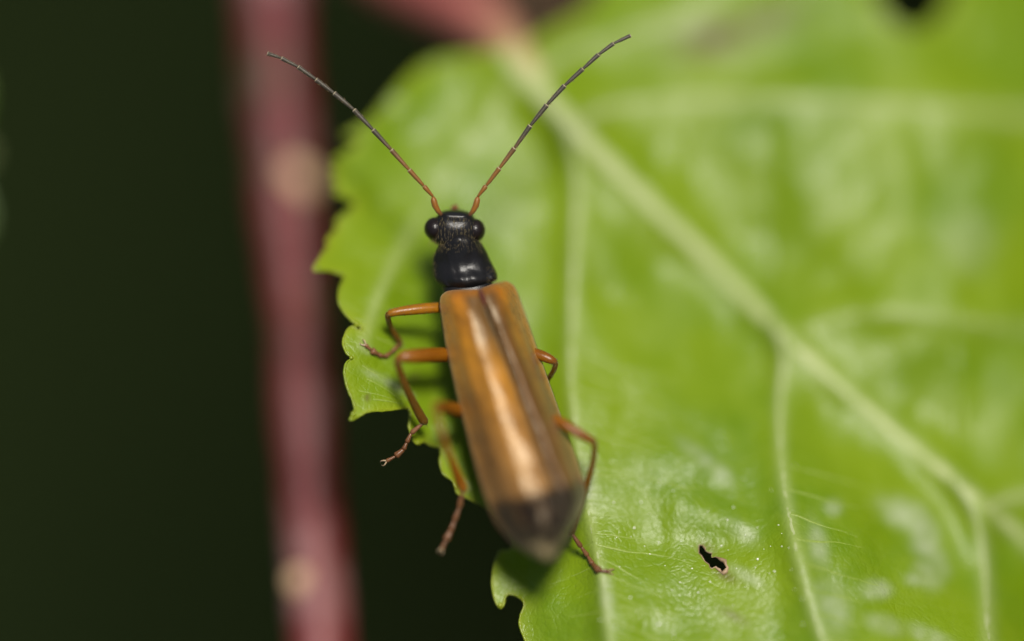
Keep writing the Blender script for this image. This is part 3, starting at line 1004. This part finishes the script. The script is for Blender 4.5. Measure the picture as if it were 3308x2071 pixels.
# scutellum
tl = 0.36
a, b = ellipsoid(P(1563, 972, 92), (9 * S, 44 * S, 9 * S), 16, 10, axes=(Vector((math.cos(tl), math.sin(tl), 0)), Vector((-math.sin(tl), math.cos(tl), 0.12)), Vector((0, 0, 1))))
mesh('scutellum', a, b, M_SCUT, BT)

# antennae


def z1(x, y):
    return 820 + 0.5383 * x, 80 + 0.5383 * y


ANT = [[(1134, 1150), (1076, 1032), (1018, 966), (931, 870), (824, 750), (714, 630), (600, 510), (480, 410), (372, 328), (265, 252), (165, 200), (80, 172)],
       [(1288, 1150), (1344, 1032), (1396, 964), (1475, 860), (1565, 740), (1660, 605), (1760, 480), (1866, 364), (1976, 264), (2070, 178), (2160, 112), (2262, 64)]]
RAD = [11.5, 8.6, 8.6, 8.8, 8.8, 8.8, 8.6, 8.4, 8.0, 7.4, 6.6]
ZA = [[-22, -8, 0, 6, 8, 8, 6, 4, 2, 2, 4, 8], [-22, -10, -4, 0, 2, 2, 0, -2, -4, -6, -8, -10]]
HV, HF = [], []


def hair(p, d, L, r):
    """one slender tapering hair, three sides"""
    d = d.normalized()
    s1 = d.orthogonal().normalized()
    s2 = d.cross(s1)
    off = len(HV)
    for k in range(3):
        th = 2 * math.pi * k / 3
        HV.append(p + s1 * (r * math.cos(th)) + s2 * (r * math.sin(th)))
    HV.append(p + d * L)
    HF.extend([(off, off + 1, off + 3), (off + 1, off + 2, off + 3), (off + 2, off, off + 3)])


rh = random.Random(11)
for side in (0, 1):
    ant = bpy.data.objects.new('antenna', None)
    COL.objects.link(ant)
    ant.parent = BT
    ant['label'] = 'left feeler, orange at the base and grey beyond' if side == 0 else 'right feeler, orange at the base and grey beyond'
    pts = [z1(*q) for q in ANT[side]]
    for i in range(11):
        A = P(*pts[i], ZA[side][i])
        B = P(*pts[i + 1], ZA[side][i + 1])
        r = RAD[i] * S * 0.92
        L = B - A
        # profile: thin at the base, widest near the far end
        if i == 0:
            prof = [(0.0, .5), (.08, .62), (.3, .8), (.6, 1.0), (.85, .95), (.97, .6), (1.0, .35)]
        elif i == 1:
            prof = [(0.0, .45), (.12, .6), (.5, .85), (.85, 1.05), (.96, .8), (1.0, .4)]
        else:
            prof = [(-.02, .5), (.06, .66), (.3, .82), (.7, .95), (.9, 1.02), (.955, 1.08), (.99, 1.02), (1.0, .5)]
        bow = Vector((0, 0, 1)).cross(L).normalized() * L.length * (0.10 if i == 0 else 0.0) * (1 if side == 0 else -1)
        V_, F_ = tube([A + L * t + bow * math.sin(math.pi * max(0, t)) for t, _ in prof], [r * k for _, k in prof], 12)
        tv = []
        for t, _ in prof:
            tv += [(i + min(1, max(0, t))) / 11.0] * 12
        jv = []
        for t, _ in prof:
            jv += [1.0 if t > 0.97 and i > 0 else 0.0] * 12
        mesh('antenna_segment', V_, F_, M_ANT, ant, dict(t=tv, joint=jv))
        if i >= 2:
            dirL = L.normalized()
            for k in range(16):
                t = rh.random()
                th = rh.uniform(0, 2 * math.pi)
                s1 = dirL.orthogonal().normalized()
                nrm = s1 * math.cos(th) + dirL.cross(s1) * math.sin(th)
                hair(A + L * t + nrm * r * 0.85, dirL * 1.0 + nrm * 0.55, rh.uniform(7, 12) * S, 0.7 * S)

# short golden hair on head and shield


def surf_hair(o, n, cond, dirf, Lr, rr_):
    me = o.data
    polys = [p for p in me.polygons if p.normal.z > 0.05 and cond(p.center + Vector(BT['_b']))]
    if not polys:
        return
    ws = [p.area for p in polys]
    for p in rh.choices(polys, ws, k=n):
        vs = [me.vertices[i].co for i in p.vertices]
        w = [rh.random() for _ in vs]
        tot = sum(w)
        c = Vector((0, 0, 0))
        for k, v in zip(w, vs):
            c += v * (k / tot)
        c += Vector(BT['_b'])
        hair(c, dirf(c, p.normal), rh.uniform(*Lr) * S, rr_ * S)


yb = lambda v: CY - v.y / S
xb = lambda v: CX + v.x / S
surf_hair(BODY, 400, lambda c: 700 < yb(c) < 800, lambda c, n: Vector((rh.uniform(-.25, .25) - (xb(c) - 1472) / 160, -0.9 + rh.uniform(-.2, .2), 0)) + n * 0.55, (9, 16), 0.5)
surf_hair(PRO, 170, lambda c: yb(c) < 812, lambda c, n: Vector((rh.uniform(-.3, .3), -0.9, 0)) + n * 0.5, (8, 13), 0.42)
surf_hair(PRO, 90, lambda c: xb(c) > 1570 or xb(c) < 1412, lambda c, n: Vector((0.5 if xb(c) > 1500 else -0.5, -0.3, 0)) + n * 0.6, (7, 12), 0.42)
for e_ in ELY:                                         # satin down on the wing cases
    surf_hair(e_, 220, lambda c: True, lambda c, n: Vector((0.26 + rh.uniform(-.15, .15), -1.0, 0.1)) + n * 0.35, (12, 22), 0.55)
for i in range(110):                                   # cheeks
    lft = i % 2
    x = rh.uniform(1386, 1424) if lft else rh.uniform(1520, 1556)
    y = rh.uniform(766, 794)
    hair(P(x + (0 if lft else 0), y, -48 + rh.uniform(-8, 12)), Vector((-.35 if lft else .35, -0.8 + rh.uniform(-.3, .3), 0.45)), rh.uniform(9, 16) * S, 0.5 * S)

# legs


def limb(name, pts, mat, parent, sub=5, n=14, flat=0.9):
    c = cr(pts, sub)
    V_, F_ = tube([P(*q[:3]) for q in c], [max(q[3], 0.5) * S for q in c], n, flat=flat)
    for i in range(2, len(c) - 2):                     # fine bristles
        ctr = P(*c[i][:3])
        ax = (P(*c[i + 1][:3]) - ctr).normalized()
        for k in range(9):
            v = Vector(V_[i * n + rh.randrange(n)])
            nn = (v - ctr).normalized()
            hair(v - nn * S + ax * rh.uniform(-6, 6) * S, ax + nn * 0.7, rh.uniform(7, 13) * S, 0.5 * S)
    if name == 'tibia':                                # two spurs at the far end
        e0, e1 = P(*c[-3][:3]), P(*c[-1][:3])
        ax = (e1 - e0).normalized()
        for sg in (-1, 1):
            sv_ = ax.cross(Vector((0, 0, 1))).normalized() * sg
            hair(e1 + sv_ * 5 * S, ax + sv_ * 0.5, 18 * S, 2.0 * S)
    return mesh(name, V_, F_, mat, parent)


def tarsus(pts, parent, z_end_claws=True):
    """a chain of bead-like joints; the last but one is lobed; two claws at the end"""
    V_, F_ = [], []
    m = len(pts) - 1
    for i in range(m):
        A, B = P(*pts[i]), P(*pts[i + 1])
        L = B - A
        w = 8.0 if i < m - 2 else (11.0 if i == m - 2 else 6.5)
        prof = [(0.0, .5), (.15, .7), (.5, .85), (.82, 1.1), (.95, 1.0), (1.02, .45)]
        tube([A + L * t for t, _ in prof], [w * k * S for _, k in prof], 10, V_, F_)
    o = mesh('tarsus', V_, F_, M_TAR, parent)
    A, B = P(*pts[-2]), P(*pts[-1])
    d = (B - A).normalized()
    sd_ = d.cross(Vector((0, 0, 1))).normalized()
    for sg in (-1, 1):
        q = [B - d * 3 * S, B + d * 9 * S + sd_ * sg * 7 * S, B + d * 17 * S + sd_ * sg * 8 * S - Vector((0, 0, 6 * S)), B + d * 19 * S + sd_ * sg * 3 * S - Vector((0, 0, 14 * S))]
        cc = cr(q, 4)
        V2, F2 = tube([Vector(k) for k in cc], [S * 3.2 * (1 - 0.85 * i / (len(cc) - 1)) for i in range(len(cc))], 8)
        mesh('claw', V2, F2, M_CLAW, parent)
    return o


def leg(label, fem, tib, tar, fm=M_FEM, tm=M_TIB):
    e = bpy.data.objects.new('leg', None)
    COL.objects.link(e)
    e.parent = BT
    e['label'] = label
    limb('femur', fem, fm, e)
    limb('tibia', tib, tm, e)
    tarsus(tar, e)


def hz_(x, y, up=8):
    return float(H(np.array([x]), np.array([y]))[0]) + up


leg('left front leg, amber and sharply bent',
    [(1490, 985, -90, 14), (1430, 993, -40, 17), (1380, 996, -18, 18), (1330, 1001, -4, 17), (1285, 1007, 4, 14), (1262, 1012, 4, 12), (1254, 1014, 2, 8)],
    [(1257, 1010, 2, 9), (1253, 1024, -4, 9), (1262, 1056, hz_(1262, 1056, 60), 9), (1282, 1090, hz_(1282, 1090, 30), 10), (1292, 1106, hz_(1292, 1106, 20), 10), (1292, 1114, hz_(1292, 1114, 18), 7)],
    [(1292, 1112, hz_(1292, 1112, 18)), (1268, 1136, hz_(1268, 1136, 12)), (1244, 1152, hz_(1244, 1152, 10)), (1222, 1146, hz_(1222, 1146)), (1200, 1132, hz_(1200, 1132)), (1180, 1114, hz_(1180, 1114))], M_FEM, M_TIB)
leg('left middle leg, its foot hooked past the leaf edge',
    [(1540, 1140, -60, 18), (1460, 1146, 0, 24), (1400, 1147, 60, 25), (1350, 1150, 100, 24), (1310, 1152, 118, 20), (1292, 1156, 122, 15), (1284, 1160, 122, 9)],
    [(1288, 1154, 122, 11), (1284, 1172, 118, 11), (1300, 1222, 92, 12), (1330, 1290, 52, 13), (1360, 1346, 18, 15), (1370, 1362, 8, 14), (1371, 1370, 4, 8)],
    [(1370, 1364, 6), (1328, 1400, 2), (1314, 1430, 0), (1304, 1452, -2), (1278, 1474, -4), (1248, 1490, -6)], M_FEMR, M_TIB)
leg('left hind leg, blurred reddish knee and hanging foot',
    [(1590, 1340, 0, 22), (1530, 1334, 40, 23), (1490, 1328, 66, 24), (1446, 1318, 160, 21), (1418, 1312, 235, 15), (1406, 1310, 262, 9)],
    [(1408, 1306, 262, 9), (1411, 1330, 254, 9), (1428, 1400, 222, 10), (1458, 1484, 168, 12), (1486, 1556, 116, 17), (1496, 1578, 108, 15), (1497, 1588, 102, 8)],
    [(1496, 1580, 106), (1484, 1640, 100), (1468, 1682, 100), (1457, 1712, 102), (1440, 1746, 104), (1428, 1772, 104)], M_FEMR, M_FEMR)
leg('right front leg tucked under the wing cases',
    [(1530, 985, -90, 16), (1580, 1000, -60, 20), (1620, 1016, -50, 19), (1640, 1030, -52, 12)],
    [(1638, 1026, -52, 9), (1640, 1046, -80, 10), (1628, 1090, -160, 11), (1622, 1104, -190, 8)],
    [(1622, 1102, -190), (1634, 1126, -215), (1642, 1142, -228), (1650, 1156, hz_(1650, 1156)), (1660, 1172, hz_(1660, 1172)), (1668, 1190, hz_(1668, 1190))], M_FEM, M_TIB)
leg('right middle leg, small bent knee beside the wing cases',
    [(1650, 1130, -60, 17), (1700, 1136, -20, 19), (1745, 1148, 0, 18), (1775, 1160, 8, 15), (1790, 1168, 8, 11), (1795, 1174, 6, 7)],
    [(1793, 1166, 8, 8), (1794, 1184, 0, 8), (1782, 1208, -24, 8), (1760, 1240, -70, 9), (1740, 1272, -120, 10), (1736, 1280, -130, 7)],
    [(1737, 1278, -130), (1728, 1310, -150), (1722, 1330, hz_(1722, 1330, 12)), (1716, 1348, hz_(1716, 1348)), (1712, 1370, hz_(1712, 1370)), (1706, 1392, hz_(1706, 1392))], M_FEMR, M_TIB)
leg('right hind leg, its foot gripping the side vein below',
    [(1740, 1340, 60, 17), (1800, 1360, 110, 18), (1850, 1388, 128, 17), (1890, 1411, 130, 14), (1910, 1422, 128, 11), (1918, 1428, 126, 8)],
    [(1914, 1418, 128, 9), (1921, 1440, 122, 9), (1916, 1490, 104, 9), (1898, 1556, 80, 10), (1876, 1630, 56, 11), (1848, 1716, 30, 11), (1845, 1728, 28, 7)],
    [(1846, 1722, 30), (1878, 1768, 22), (1898, 1796, hz_(1898, 1796, 10)), (1914, 1822, hz_(1914, 1822, 9)), (1936, 1844, hz_(1936, 1844, 9)), (1966, 1846, hz_(1966, 1846, 8))], M_FEMR, M_TIB)

mesh('pubescence', HV, HF, M_HAIR, BT, smooth=False, kind='stuff', label='short golden hairs on head, feelers and legs')

for o in bpy.data.objects:
    if '_b' in o:
        del o['_b']
